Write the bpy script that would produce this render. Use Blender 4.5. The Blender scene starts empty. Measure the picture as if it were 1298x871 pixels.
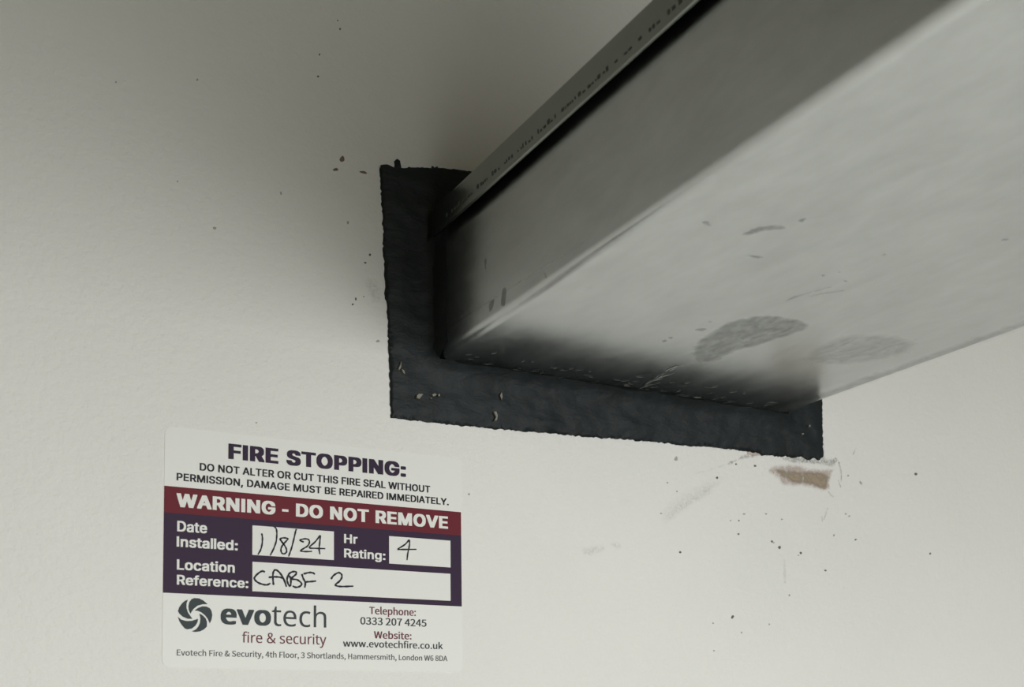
import bpy, bmesh, math, random
import numpy as np
from mathutils import Vector, Matrix, noise
from mathutils.geometry import delaunay_2d_cdt

random.seed(7)
S = bpy.context.scene
COL = S.collection

# ------------------------------------------------------------------ camera
HZ = 2.0                       # camera height above the floor
F_PX, PX, PY = 1475.2, 649.0, 808.4
# rows: camera right / down / forward, columns: wall right / wall down / into the wall
RM = np.array([[0.8778798, 0.01158132, -0.47874099],
               [0.02884239, 0.99661395, 0.07699833],
               [0.47801169, -0.08140331, 0.87457322]])
DIST = 0.355743
def w3(r): return Vector((r[0], r[2], -r[1]))
cam = bpy.data.cameras.new('camera')
camo = bpy.data.objects.new('camera', cam)
COL.objects.link(camo)
xr, yu, zb = w3(RM[0]), -w3(RM[1]), -w3(RM[2])
camo.matrix_world = Matrix(((xr.x, yu.x, zb.x, 0), (xr.y, yu.y, zb.y, -DIST), (xr.z, yu.z, zb.z, HZ), (0, 0, 0, 1)))
cam.sensor_width = 36.0
cam.lens = F_PX / 1298 * 36
cam.shift_y = (PY - 435.5) / 1298
cam.clip_start = 0.005
cam.dof.use_dof = True
cam.dof.focus_distance = 0.40
cam.dof.aperture_fstop = 26
S.camera = camo

# ------------------------------------------------------------------ light and exposure
S.view_settings.view_transform = 'Standard'
S.view_settings.look = 'None'
S.view_settings.gamma = 1.0
S.view_settings.use_curve_mapping = False
S.view_settings.exposure = 0.0
world = bpy.data.worlds.new('world'); S.world = world
world.use_nodes = True
world.node_tree.nodes['Background'].inputs[0].default_value = (0.5, 0.5, 0.5, 1)
world.node_tree.nodes['Background'].inputs[1].default_value = 0.0
def area(name, loc, target, size, power, col, spread=180):
    l = bpy.data.lights.new(name, 'AREA'); l.shape = 'RECTANGLE'
    l.size, l.size_y = size; l.energy = power; l.color = col; l.spread = math.radians(spread)
    o = bpy.data.objects.new(name, l); COL.objects.link(o)
    o.location = loc
    o.rotation_euler = (Vector(target) - Vector(loc)).to_track_quat('-Z', 'Y').to_euler()
    return o
area('work_light', (0.40, -2.00, 1.95), (0.25, 0.0, 1.00), (0.70, 0.49), 15.8, (0.99, 1.0, 0.975), 90)
area('warm_fill', (-0.7, -1.7, 2.68), (-0.7, -1.7, 0), (0.6, 0.6), 0.55, (1.0, 0.82, 0.18))  # weak yellow fill added to warm the dim upper wall, no known fitting

# ------------------------------------------------------------------ helpers
def W(px, py):                 # a point of the photograph on the wall plane y = 0
    d = RM.T @ np.array([(px - PX) / F_PX, (py - PY) / F_PX, 1.0])
    t = DIST / d[2]
    return (d[0] * t, HZ - d[1] * t)
TRZ = HZ + 0.1271              # underside of the trunking
TX0, TX1 = 0.1648, 0.3198      # its two sides
def B(px, py):                 # a point of the photograph on the trunking's underside
    d = RM.T @ np.array([(px - PX) / F_PX, (py - PY) / F_PX, 1.0])
    t = -0.1271 / d[1]
    return (d[0] * t, d[2] * t - DIST)
def SIDE(px, py):              # ... on the trunking's left side
    d = RM.T @ np.array([(px - PX) / F_PX, (py - PY) / F_PX, 1.0])
    t = TX0 / d[0]
    return (d[2] * t - DIST, HZ - d[1] * t)

def tag(o, label=None, cat=None, group=None, kind=None):
    if label: o['label'] = label
    if cat: o['category'] = cat
    if group: o['group'] = group
    if kind: o['kind'] = kind
    return o
def empty(name, loc):
    o = bpy.data.objects.new(name, None); COL.objects.link(o)
    o.location = loc; o.empty_display_size = 0.02
    return o
def mesh(name, verts, faces, mat, parent=None, smooth=False):
    me = bpy.data.meshes.new(name)
    me.from_pydata([tuple(map(float, v)) for v in verts], [], faces)
    me.validate(); me.update()
    if smooth:
        me.polygons.foreach_set('use_smooth', [True] * len(me.polygons))
    me.materials.append(mat)
    o = bpy.data.objects.new(name, me); COL.objects.link(o)
    if parent:
        o.parent = parent
        o.matrix_parent_inverse = parent.matrix_basis.inverted()   # vertices stay in room coordinates
    return o
def fix(o):
    bm = bmesh.new(); bm.from_mesh(o.data)
    bmesh.ops.recalc_face_normals(bm, faces=bm.faces); bm.to_mesh(o.data); bm.free()
    return o
def box(name, a, b, mat, parent=None):
    (x0, y0, z0), (x1, y1, z1) = a, b
    v = [(x, y, z) for x in (x0, x1) for y in (y0, y1) for z in (z0, z1)]
    f = [(0, 1, 3, 2), (4, 6, 7, 5), (0, 4, 5, 1), (2, 3, 7, 6), (0, 2, 6, 4), (1, 5, 7, 3)]
    return fix(mesh(name, v, f, mat, parent))

# ------------------------------------------------------------------ materials
class Nodes:
    def __init__(s, name):
        s.m = bpy.data.materials.new(name); s.m.use_nodes = True
        s.t = s.m.node_tree; s.n = s.t.nodes
        s.b = s.n['Principled BSDF']
        s.out = s.n['Material Output']
        s.tc = s.n.new('ShaderNodeTexCoord')
    def link(s, a, b): s.t.links.new(a, b)
    def noise(s, scale, detail=4, rough=0.55, stretch=None, dist=0.0):
        n = s.n.new('ShaderNodeTexNoise')
        n.inputs['Scale'].default_value = scale; n.inputs['Detail'].default_value = detail
        n.inputs['Roughness'].default_value = rough; n.inputs['Distortion'].default_value = dist
        if stretch:
            mp = s.n.new('ShaderNodeMapping'); mp.inputs['Scale'].default_value = stretch
            if len(stretch) and hasattr(s, 'rot'): mp.inputs['Rotation'].default_value = s.rot
            s.link(s.tc.outputs['Object'], mp.inputs[0]); s.link(mp.outputs[0], n.inputs['Vector'])
        else:
            s.link(s.tc.outputs['Object'], n.inputs['Vector'])
        return n.outputs['Fac']
    def ramp(s, fac, stops):
        r = s.n.new('ShaderNodeValToRGB'); e = r.color_ramp.elements
        while len(e) < len(stops): e.new(0.5)
        for q, (p, c) in zip(e, stops):
            q.position = p; q.color = (c, c, c, 1) if not isinstance(c, tuple) else (*c, 1)
        s.link(fac, r.inputs[0]); return r.outputs[0]
    def mix(s, fac, a, b):
        m = s.n.new('ShaderNodeMix'); m.data_type = 'RGBA'
        for k, v in ((0, fac), (6, a), (7, b)):
            if hasattr(v, 'links'): s.link(v, m.inputs[k])
            else: m.inputs[k].default_value = v if k == 0 else (*v, 1)
        return m.outputs[2]
    def math(s, op, a, b=0.0):
        m = s.n.new('ShaderNodeMath'); m.operation = op
        for k, v in ((0, a), (1, b)):
            if hasattr(v, 'links'): s.link(v, m.inputs[k])
            else: m.inputs[k].default_value = v
        return m.outputs[0]
    def bump(s, h, strength, dist):
        b = s.n.new('ShaderNodeBump'); b.inputs['Strength'].default_value = strength
        b.inputs['Distance'].default_value = dist; s.link(h, b.inputs['Height'])
        s.link(b.outputs[0], s.b.inputs['Normal'])
        return b
    def set(s, **k):
        for key, v in k.items():
            i = s.b.inputs[key.replace('_', ' ')]
            if hasattr(v, 'links'): s.link(v, i)
            else: i.default_value = (*v, 1) if isinstance(v, tuple) else v
        return s
def plain(name, col, rough=0.6, metal=0.0, spec=0.5):
    N = Nodes(name); N.set(Base_Color=col, Roughness=rough, Metallic=metal)
    N.b.inputs['Specular IOR Level'].default_value = spec
    return N.m

# painted plaster: fine roller stipple
N = Nodes('painted_plaster')
h = N.math('ADD', N.math('MULTIPLY', N.noise(420, 3, 0.6), 0.6), N.math('MULTIPLY', N.noise(110, 3, 0.5), 0.4))
N.bump(h, 0.55, 0.0014)
c = N.mix(N.ramp(N.noise(9, 4), [(0.35, 0.0), (0.7, 1.0)]), (0.79, 0.79, 0.765), (0.83, 0.825, 0.80))
N.set(Base_Color=c, Roughness=0.62); M_WALL = N.m
M_FLOOR = plain('brown_floor_screed', (0.32, 0.28, 0.18), 0.7)
M_CEIL = plain('ceiling_paint', (0.36, 0.34, 0.22), 0.8)
M_ROOM = plain('room_paint', (0.50, 0.45, 0.22), 0.8)

# black fire-stop coating: brushed and trowelled
N = Nodes('black_fire_stop_coating')
N.rot = (0, 0.35, 0)
h = N.math('ADD', N.math('MULTIPLY', N.noise(160, 5, 0.6, (1.0, 1, 2.6), 0.6), 1.0), N.math('MULTIPLY', N.noise(900, 2, 0.5), 0.25))
N.bump(h, 0.35, 0.0010)
c = N.mix(N.ramp(N.noise(60, 5, 0.6), [(0.35, 0.0), (0.72, 1.0)]), (0.0078, 0.0115, 0.0135), (0.0155, 0.0215, 0.0245))
N.set(Base_Color=c, Roughness=0.62); N.b.inputs['Specular IOR Level'].default_value = 0.35
M_SEAL = N.m

# galvanised steel
def steel(name, base, dark, r0, r1):
    N = Nodes(name)
    N.rot = (0, 0, math.radians(28))
    blot = N.ramp(N.noise(75, 6, 0.68, (1.0, 0.42, 1.0), 0.5), [(0.34, 0.0), (0.70, 1.0)])
    fine = N.ramp(N.noise(210, 5, 0.65, (1.0, 0.35, 1.0)), [(0.34, 0.0), (0.68, 1.0)])
    v = N.math('ADD', N.math('MULTIPLY', blot, 0.6), N.math('MULTIPLY', fine, 0.4))
    N.set(Base_Color=N.mix(v, dark, base), Metallic=1.0)
    r = N.math('ADD', N.math('MULTIPLY', blot, r1 - r0), r0)
    N.link(r, N.b.inputs['Roughness'])
    N.bump(N.math('ADD', N.noise(35, 3, 0.5, (1.0, 0.35, 1.0)), N.math('MULTIPLY', N.noise(700, 2), 0.04)), 0.12, 0.002)
    return N.m
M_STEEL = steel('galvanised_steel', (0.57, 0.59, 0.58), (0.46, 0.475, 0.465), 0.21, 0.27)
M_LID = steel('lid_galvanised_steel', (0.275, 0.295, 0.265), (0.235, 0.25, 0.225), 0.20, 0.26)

# thin stains and smears: opacity falls off to the ragged edge of the mesh itself
def stain(name, col, gain, scale, rough=0.7, metal=0.0, lo=0.35, hi=0.65, stretch=None):
    N = Nodes(name)
    a = N.n.new('ShaderNodeAttribute'); a.attribute_name = 'fade'
    nz = N.ramp(N.noise(scale, 5, 0.65, stretch, 0.5), [(lo, 0.0), (hi, 1.0)])
    al = N.math('MULTIPLY', N.math('MULTIPLY', a.outputs['Fac'], nz), gain)
    N.set(Base_Color=col, Roughness=rough, Metallic=metal)
    N.link(al, N.b.inputs['Alpha'])
    return N.m

# ------------------------------------------------------------------ ragged flat shapes
def resample(pts, step, jit, closed=True, seed=0):
    rnd = random.Random(seed); out = []
    n = len(pts)
    for i in range(n if closed else n - 1):
        a, b = pts[i], pts[(i + 1) % n]
        L = math.hypot(b[0] - a[0], b[1] - a[1]); k = max(1, round(L / step))
        nx, ny = -(b[1] - a[1]) / max(L, 1e-9), (b[0] - a[0]) / max(L, 1e-9)
        for j in range(k):
            t = j / k; q = rnd.gauss(0, jit) if j else 0.0
            out.append((a[0] + (b[0] - a[0]) * t + nx * q, a[1] + (b[1] - a[1]) * t + ny * q))
    return out
def smooth_closed(pts, k=4):
    out = []; n = len(pts)
    for i in range(n):
        p0, p1, p2, p3 = (np.array(pts[(i + d) % n]) for d in (-1, 0, 1, 2))
        for j in range(k):
            t = j / k
            out.append(tuple(0.5 * ((2 * p1) + (p2 - p0) * t + (2 * p0 - 5 * p1 + 4 * p2 - p3) * t * t + (3 * p1 - p0 - 3 * p2 + p3) * t ** 3)))
    return out
def smooth_open(pts, k=6):
    P = [np.array(p, float) for p in pts]; P = [2 * P[0] - P[1]] + P + [2 * P[-1] - P[-2]]
    out = []
    for i in range(1, len(P) - 2):
        p0, p1, p2, p3 = P[i - 1:i + 3]
        for j in range(k):
            t = j / k
            out.append(0.5 * ((2 * p1) + (p2 - p0) * t + (2 * p0 - 5 * p1 + 4 * p2 - p3) * t * t + (3 * p1 - p0 - 3 * p2 + p3) * t ** 3))
    out.append(P[-2]); return out
def cdt(outline, holes=(), grid=None):
    v = [Vector(p) for p in outline]; loops = [list(range(len(v)))]
    for h in holes:
        b = len(v); v += [Vector(p) for p in h]; loops.append(list(range(b, len(v))))
    e = [(l[i], l[(i + 1) % len(l)]) for l in loops for i in range(len(l))]
    if grid:
        A = np.array(outline); (x0, y0), (x1, y1) = A.min(0), A.max(0)
        x = x0
        while x < x1:
            y = y0
            while y < y1:
                v.append(Vector((x + random.uniform(-.3, .3) * grid, y + random.uniform(-.3, .3) * grid))); y += grid
            x += grid
    r = delaunay_2d_cdt(v, e, [], 1, 1e-7)
    P = [tuple(p) for p in r[0]]; F = [tuple(f) for f in r[2]]
    if holes:                                    # drop what lies inside a hole
        C = np.array([np.mean([P[q] for q in f], axis=0) for f in F]); keep = np.ones(len(F), bool)
        for h in holes:
            H = np.array(h); c = np.zeros(len(F), bool)
            for (x1, y1), (x2, y2) in zip(H, np.roll(H, -1, 0)):
                if y1 == y2: continue
                c ^= ((y1 > C[:, 1]) != (y2 > C[:, 1])) & (C[:, 0] < (x2 - x1) * (C[:, 1] - y1) / (y2 - y1) + x1)
            keep &= ~c
        F = [f for f, k in zip(F, keep) if k]
    return P, F
def edge_dist(P, loop):
    P = np.array(P); L = np.array(loop); d = np.full(len(P), 1e9)
    for i in range(len(L)):
        a, b = L[i], L[(i + 1) % len(L)]; ab = b - a
        t = np.clip(((P - a) @ ab) / max(ab @ ab, 1e-18), 0, 1)
        d = np.minimum(d, np.linalg.norm(P - (a + t[:, None] * ab), axis=1))
    return d
def decal(name, pts, mat, parent, place, grid, soft, jit=0.0, step=None, seed=0, label=None):
    """a thin flat film with a 'fade' attribute rising from its edge; place maps 2D to 3D"""
    o2 = resample(pts, step or grid, jit, seed=seed)
    P, F = cdt(o2, grid=grid)
    d = edge_dist(P, o2)
    o = mesh(name, [place(*p) for p in P], F, mat, parent)
    at = o.data.attributes.new('fade', 'FLOAT', 'POINT')
    f = np.clip(d / soft, 0, 1); f = f * f * (3 - 2 * f)
    at.data.foreach_set('value', f.astype(np.float32))
    if label: o['label'] = label
    return o
def on_wall(lift): return lambda x, z: (x, -lift, z)
def under(lift): return lambda x, y: (x, y, TRZ - lift)
def on_side(lift): return lambda y, z: (TX0 - lift, y, z)
def WP(pts, sc=1.0, ox=0.0, oy=0.0): return [W(ox + x / sc, oy + y / sc) for x, y in pts]
def BP(pts, sc=1.0, ox=0.0, oy=0.0): return [B(ox + x / sc, oy + y / sc) for x, y in pts]

# ------------------------------------------------------------------ the room
RX0, RX1, RY0, RZ1 = -1.6, 2.4, -3.0, 2.75
wall_back = tag(box('wall_back', (RX0, 0, 0), (RX1, 0.12, RZ1), M_WALL), 'white painted plaster wall with fine stipple and small marks', kind='structure')
tag(box('floor', (RX0, RY0, -0.1), (RX1, 0.12, 0), M_FLOOR), 'brownish screed floor', kind='structure')
tag(box('ceiling', (RX0, RY0, RZ1), (RX1, 0.12, RZ1 + 0.1), M_CEIL), 'ceiling', kind='structure')
tag(box('wall_left', (RX0 - 0.1, RY0, 0), (RX0, 0.12, RZ1), M_ROOM), 'left wall', kind='structure')
tag(box('wall_right', (RX1, RY0, 0), (RX1 + 0.1, 0.12, RZ1), M_ROOM), 'right wall', kind='structure')
tag(box('wall_front', (RX0, RY0 - 0.1, 0), (RX1, RY0, RZ1), M_ROOM), 'front wall', kind='structure')

# ------------------------------------------------------------------ fire seal around the trunking
SEAL_T = 0.0018
LIDZ0, LIDZ1 = HZ + 0.1680, HZ + 0.1788      # the lid's lip
seal_px = [(480.9, 210.7), (487, 210.0), (493.3, 211.5), (500.4, 213.9), (500.0, 209), (499.4, 204.8), (502, 202.8), (505.7, 205.3),
           (506.6, 210), (507.4, 214.4), (512, 214.6), (519.6, 213.8), (531, 214), (542.3, 214.4), (547.2, 213.8), (546.6, 211.6), (549.4, 214), (552.6, 212.2), (554, 214.2),
           (560, 214.4), (573.3, 215.4), (582, 217), (593, 218)]
sealo = WP(seal_px)
tlx, tlz = sealo[-1]
right = WP([(1040.4, 511), (1040.8, 545), (1041.5, 580)])
sealo += [(0.25, tlz - 0.001), (right[0][0], tlz - 0.002)] + right
sealo += WP([(1037, 584), (1031, 581), (1024, 583.5), (1015, 579), (1004, 581), (996, 578), (986, 579.5), (978, 577.5), (965, 578), (962, 575), (948, 573), (935, 570.8), (912, 568.3), (905, 567.8), (880, 565.6), (873, 566), (840, 561.6), (800, 558), (760, 555.6), (700, 549.8), (620, 543.5), (560, 537.5), (495.2, 530.3)])
sealo += WP([(493.6, 480), (492.6, 455), (491.3, 420), (489.5, 382), (486.8, 372), (488, 360), (486.4, 335), (484.8, 318), (485.6, 300), (484.6, 281), (485.2, 277), (483.6, 262), (482, 236)])
so = resample(sealo, 0.0009, 0.00016, seed=3)
hole = [(TX0, TRZ), (TX1, TRZ), (TX1, LIDZ1), (TX0, LIDZ1)]
ho = resample(hole, 0.002, 0)
P, Fc = cdt(so, [ho], grid=0.0016)
dO, dI = edge_dist(P, so), edge_dist(P, ho)
V = []
for (x, z), a, b in zip(P, dO, dI):
    t = SEAL_T * min(1, 0.55 + a / 0.004 * 0.45) + 0.0035 * math.exp(-b / 0.0028)
    s = min(1, a / 0.0015)
    t += s * 0.00055 * noise.noise((x * 160, z * 230, 1.7)) + s * 0.0003 * noise.noise((x * 520, z * 520, 7.1))
    # trowel ridges under the trunking and pulled down on the left
    t += s * 0.0007 * max(0, noise.noise((x * 55 + 3, z * 420, 4.0)) - 0.15) * (1 if z < TRZ else 0.5)
    V.append((x, -max(t, 0.0004), z))
no = len(V)
# rim down to the wall along the outer edge
idx = {}
for i, d in enumerate(dO):
    if d < 1e-7: idx[i] = None
from collections import Counter
ec = Counter(); 
for f in Fc:
    for i in range(len(f)):
        ec[tuple(sorted((f[i], f[(i + 1) % len(f)])))] += 1
for i in idx:
    idx[i] = len(V); V.append((P[i][0], 0.0003, P[i][1]))
rim = [(a, b, idx[b], idx[a]) for (a, b), n in ec.items() if n == 1 and a in idx and b in idx]
fire_seal = tag(empty('fire_seal', (0.245, 0, HZ + 0.1)), 'black trowelled fire seal panel in the wall around the steel trunking', 'fire seal')
coat = fix(mesh('coating_panel', V, Fc + rim, M_SEAL, fire_seal, True))

# mastic fillet smeared onto the left side and underside of the trunking
def strip(name, rows, mat, parent, lift_dir):
    v = []; f = []
    for r in rows: v += r
    n = len(rows[0])
    for i in range(len(rows) - 1):
        for j in range(n - 1):
            a = i * n + j; f.append((a, a + 1, a + n + 1, a + n))
    return mesh(name, v, f, mat, parent, True)
rows = []
K = 60
for i in range(K + 1):
    z = TRZ + 0.0005 + (LIDZ0 - TRZ - 0.001) * i / K
    w = 0.0100 + 0.0018 * noise.noise((z * 90, 2.0, 0)) + 0.0008 * noise.noise((z * 400, 5.0, 0))
    w *= min(1, 0.35 + (z - TRZ) / 0.006)
    r = []
    for j in range(7):
        t = j / 6
        h = 0.0022 * (1 - t) ** 2.2 + 0.00035 * (1 - t ** 6) + 0.0002 * noise.noise((z * 300, t * 4, 3))
        r.append((TX0 - max(h, 0.00005) , -0.0012 - w * t, z))
    rows.append(r)
strip('side_fillet', rows, M_SEAL, fire_seal, 0)
rows = []
K = 150
for i in range(K + 1):
    x = TX0 + 0.001 + (TX1 - TX0 - 0.001) * i / K
    w = 0.0045 + 0.0018 * noise.noise((x * 60, 9.0, 0)) + 0.0010 * noise.noise((x * 260, 5.0, 0))
    w = max(w, 0.0012) * min(1, 0.2 + (x - TX0) / 0.01)
    r = []
    for j in range(6):
        t = j / 5
        h = 0.0018 * (1 - t) ** 2.2 + 0.0002 * (1 - t ** 6) + 0.0002 * noise.noise((x * 300, t * 4, 8))
        r.append((x, -0.0014 - w * t, TRZ - max(h, 0.00005)))
    rows.append(r)
strip('bottom_fillet', rows, M_SEAL, fire_seal, 0)
# small white plaster flecks stuck in the coating
M_FLECK = plain('plaster_fleck', (0.24, 0.235, 0.20), 0.8)
rnd = random.Random(5)
def fleck(pts, lift=0.0030):
    a = WP(pts); n = len(a)
    v = [(x, -lift, z) for x, z in a] + [(x, -0.001, z) for x, z in a]
    f = [tuple(range(n))] + [(i, (i + 1) % n, n + (i + 1) % n, n + i) for i in range(n)]
    return fix(mesh('plaster_fleck', v, f, M_FLECK, fire_seal))
fleck([(501, 470), (503, 466.5), (504.5, 461), (504, 469), (502, 472)])
fleck([(505, 471), (508, 473), (509, 477), (507, 476)])
fleck([(524, 504), (527, 502), (532, 502.5), (530, 505), (527, 508.5), (524, 507)])
fleck([(543, 503), (547, 501.5), (549, 503.5), (545, 505.5)])
fleck([(551, 502.5), (553, 502.5), (553, 505), (551, 505)])
fleck([(621, 525), (624, 524), (626, 529), (625, 535), (622, 536), (624, 531)])
fleck([(629, 504), (631, 500), (632, 505), (631, 510)])
fleck([(1019, 541), (1021, 541), (1021, 543), (1019, 543)])
fleck([(1010, 551.5), (1013, 551.5), (1012, 553), (1010, 553)])
fleck([(541, 506.8), (543, 507.5), (542, 508.8)])

# ------------------------------------------------------------------ steel cable trunking
YF = RY0 + 0.002
def extrude(name, prof, mat, parent, y0, y1, ny=1, smooth=True):
    n = len(prof); v = []; f = []
    for k in range(ny + 1):
        y = y0 + (y1 - y0) * k / ny
        v += [(x, y, z) for x, z in prof]
    for k in range(ny):
        for i in range(n):
            a, b = k * n + i, k * n + (i + 1) % n
            f.append((a, b, b + n, a + n))
    f += [tuple(range(n)), tuple(range(ny * n, ny * n + n))]
    o = fix(mesh(name, v, f, mat, parent, smooth))
    if smooth:
        o.data.set_sharp_from_angle(angle=math.radians(24))
    return o
def arc(cx, cz, r, a0, a1, n):
    return [(cx + r * math.cos(math.radians(a0 + (a1 - a0) * i / n)), cz + r * math.sin(math.radians(a0 + (a1 - a0) * i / n))) for i in range(n + 1)]
trunk = tag(empty('cable_trunking', (0.2423, -0.001, TRZ)), 'long galvanised steel cable trunking running out of the wall', 'cable trunking')
R, T = 0.0030, 0.0012
ztop = LIDZ1 - 0.0014
outer = [(TX0, ztop)] + arc(TX0 + R, TRZ + R, R, 180, 270, 8) + arc(TX1 - R, TRZ + R, R, 270, 360, 8) + [(TX1, ztop)]
inner = [(TX1 - T, ztop)] + arc(TX1 - R, TRZ + R, R - T, 360, 270, 6) + arc(TX0 + R, TRZ + R, R - T, 270, 180, 6) + [(TX0 + T, ztop)]
body = extrude('trunking_body', outer + inner, M_STEEL, trunk, -0.0004, YF)
LO = 0.0035
lx0, lx1 = TX0 - LO, TX1 + LO
r2 = 0.0012
prof = [(lx0 + 0.0012, LIDZ0 + 0.0012), (lx0 + 0.0011, LIDZ0 + 0.0003), (lx0 + 0.0008, LIDZ0), (lx0 + 0.0003, LIDZ0), (lx0, LIDZ0 + 0.0002), (lx0, LIDZ0 + 0.0018), (lx0 + 0.0003, LIDZ0 + 0.0020)]
prof += [(lx0 + 0.0003, LIDZ1 - r2)] + arc(lx0 + r2 + 0.0003, LIDZ1 - r2, r2, 180, 90, 4)[1:]
mir = [(TX0 + TX1 - x, z) for x, z in prof][::-1]
prof = prof + mir + [(lx1 - 0.0013, LIDZ1 - 0.0013), (lx0 + 0.0013, LIDZ1 - 0.0013)]
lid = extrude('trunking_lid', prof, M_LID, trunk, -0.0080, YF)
lid['label'] = 'darker overhanging lid with a folded lip'
# faint worn ink line printed along the lip
M_INKD = plain('faded_ink', (0.06, 0.063, 0.058), 0.7)
v = []; f = []; y = -0.018; rnd = random.Random(11)
while y > -0.40:
    w = rnd.choice((0.0006, 0.0010, 0.0014)); hgt = rnd.uniform(0.0006, 0.0014); z = LIDZ0 + 0.0026 + rnd.uniform(0, 0.0003)
    b = len(v); x = lx0 + 0.0003 - 0.00004
    v += [(x, y, z), (x, y - w, z), (x, y - w + 0.0002, z + hgt), (x, y + 0.0002, z + hgt)]; f.append((b, b + 1, b + 2, b + 3))
    y -= w + rnd.choice((0.0005, 0.0008, 0.0012, 0.0030))
tag(fix(mesh('ink_print', v, f, M_INKD, trunk)), 'row of tiny worn ink marks', kind='stuff')

# wear on the underside
M_SMUDGE = stain('grey_smudge', (0.25, 0.26, 0.26), 0.44, 420, 0.65, 0.6, 0.05, 0.75, (1, 0.5, 1))
M_SMUDGE2 = stain('light_grey_smudge', (0.27, 0.28, 0.28), 0.26, 420, 0.6, 0.6, 0.15, 0.80, (1, 0.5, 1))
M_DARKSM = stain('black_smear', (0.020, 0.028, 0.030), 0.75, 420, 0.5, 0.0, 0.34, 0.64, (0.5, 1, 1))
O = dict(sc=2.1706, ox=700, oy=240)
i = 0
def smear(pts, mat, soft, grid=0.0012, jit=0.0004, name='smear', lift=0.00006, **k):
    global i; i += 1
    return decal(name, smooth_closed(BP(pts, **k), 3), mat, trunk, under(lift + i * 2e-6), grid, soft, jit, seed=i)
smear([(388, 432), (430, 398), (490, 363), (590, 346), (690, 362), (706, 382), (640, 407), (560, 432), (510, 444), (450, 472), (392, 474)], M_SMUDGE, 0.0016, **O)
smear([(690, 462), (780, 408), (900, 398), (1000, 418), (985, 448), (880, 474), (760, 486)], M_SMUDGE2, 0.004, **O)
smear([(522, 122), (570, 102), (630, 98), (642, 110), (590, 114), (540, 127)], M_SMUDGE, 0.0008, 0.0007, 0.0002, **O)
smear([(534, 180), (560, 182), (585, 186), (560, 191)], M_SMUDGE, 0.0005, 0.0005, 0.0001, **O)
for q in ([(302, 416), (316, 413), (314, 420), (304, 421)], [(318, 408), (332, 406), (328, 412)], [(390, 386), (415, 382), (428, 385), (412, 391)], [(428, 365), (440, 361), (438, 367)], [(905, 180), (918, 176), (914, 184)], [(738, 236), (752, 235), (748, 241)], [(800, 250), (816, 252), (806, 256)], [(784, 228), (794, 226), (792, 231)], [(410, 90), (430, 88), (438, 102), (420, 98)], [(675, 85), (700, 78), (688, 92)], [(1230, 140), (1256, 134), (1250, 142)]):
    smear(q, M_SMUDGE, 0.0005, 0.0005, 0.0001, **O)
smear([(628, 312), (660, 296), (700, 284), (765, 267), (768, 270), (702, 289), (664, 302)], M_SMUDGE2, 0.0005, 0.0008, 0.0001, **O)
smear([(690, 300), (740, 285), (800, 276), (800, 281), (742, 290)], M_SMUDGE2, 0.0005, 0.0008, 0.0001, **O)
# worn darker edge along the right-hand fold
er = [(TX1 - 0.0005, -0.004), (TX1 - 0.0005, -0.30), (TX1 - 0.006, -0.30), (TX1 - 0.008, -0.08), (TX1 - 0.009, -0.03), (TX1 - 0.012, -0.006)]
decal('worn_edge', er, M_SMUDGE2, trunk, under(0.00007), 0.0016, 0.003, 0.0004, seed=41)
# black mastic wiped thinly over the steel next to the wall
bl = [(TX0 + 0.004, -0.001)]
for k in range(1, 30):
    x = TX0 + 0.004 + (TX1 - TX0 - 0.012) * k / 29
    bl.append((x, -0.010 - 0.004 * noise.noise((x * 45, 0, 2)) - 0.003 * noise.noise((x * 170, 0, 5))))
bl.append((TX1 - 0.006, -0.001))
decal('mastic_smear', bl, M_DARKSM, trunk, under(0.00005), 0.0012, 0.006, 0.0005, seed=43)
# runs and nicks on the left side
M_RUN = stain('dull_grey_run', (0.13, 0.135, 0.125), 0.36, 500, 0.6, 0.5, 0.0, 0.5)
for q in ([(637, 366), (642, 366), (640.5, 386), (637, 389), (634.5, 386)], [(689, 344), (691, 344), (693, 351), (691.5, 353)], [(602, 420), (605, 421), (604.5, 431), (602, 430)], [(620, 383), (627, 379), (624, 392), (620, 395)],
          [(614, 330), (617, 328), (616, 343), (614, 341)]):
    i += 1
    decal('run_mark', smooth_closed([SIDE(*p) for p in q], 3), M_RUN, trunk, on_side(0.00005 + i * 1e-6), 0.0005, 0.0005, 0.0001, seed=i)
i += 1
decal('crease_line', [SIDE(*p) for p in ((562, 418.5), (600, 394.5), (650, 362.5), (700, 331.5), (740, 306.5), (740, 307.7), (700, 333), (650, 364), (600, 396), (562, 420))], M_RUN, trunk, on_side(0.00006), 0.0008, 0.0002, 0.0, seed=i)
# bright scratches through the smear
M_SCR = plain('bare_zinc_scratch', (0.50, 0.52, 0.51), 0.55, 0.6)
def scratch(a, b, wd, o=O):
    p, q = np.array(B(o['ox'] + a[0] / o['sc'], o['oy'] + a[1] / o['sc'])), np.array(B(o['ox'] + b[0] / o['sc'], o['oy'] + b[1] / o['sc']))
    d = q - p; n = np.array([-d[1], d[0]]) / np.linalg.norm(d) * wd / 2
    m1, m2 = p + d * 0.3, p + d * 0.7
    pts = [p, m1 + n, m2 + n * 0.7, q, m2 - n * 0.6, m1 - n]
    return mesh('scratch', [(x, y, TRZ - 0.00022) for x, y in pts], [(0, 1, 2, 3, 4, 5)], M_SCR, trunk)
rnd = random.Random(21)
for a, b, wd in (((388, 570), (412, 573), 0.0018), ((196, 538), (216, 541), 0.0012), ((350, 566), (384, 570), 0.0005), ((120, 536), (190, 545), 0.0005)):
    scratch(a, b, wd)
for k in range(20):
    x0, y0 = 235 + k * 5.0, 552 - k * 3.2 + rnd.uniform(-4, 4)
    scratch((x0, y0), (x0 + rnd.uniform(18, 40), y0 - rnd.uniform(6, 14)), rnd.uniform(0.0002, 0.0006))
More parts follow.
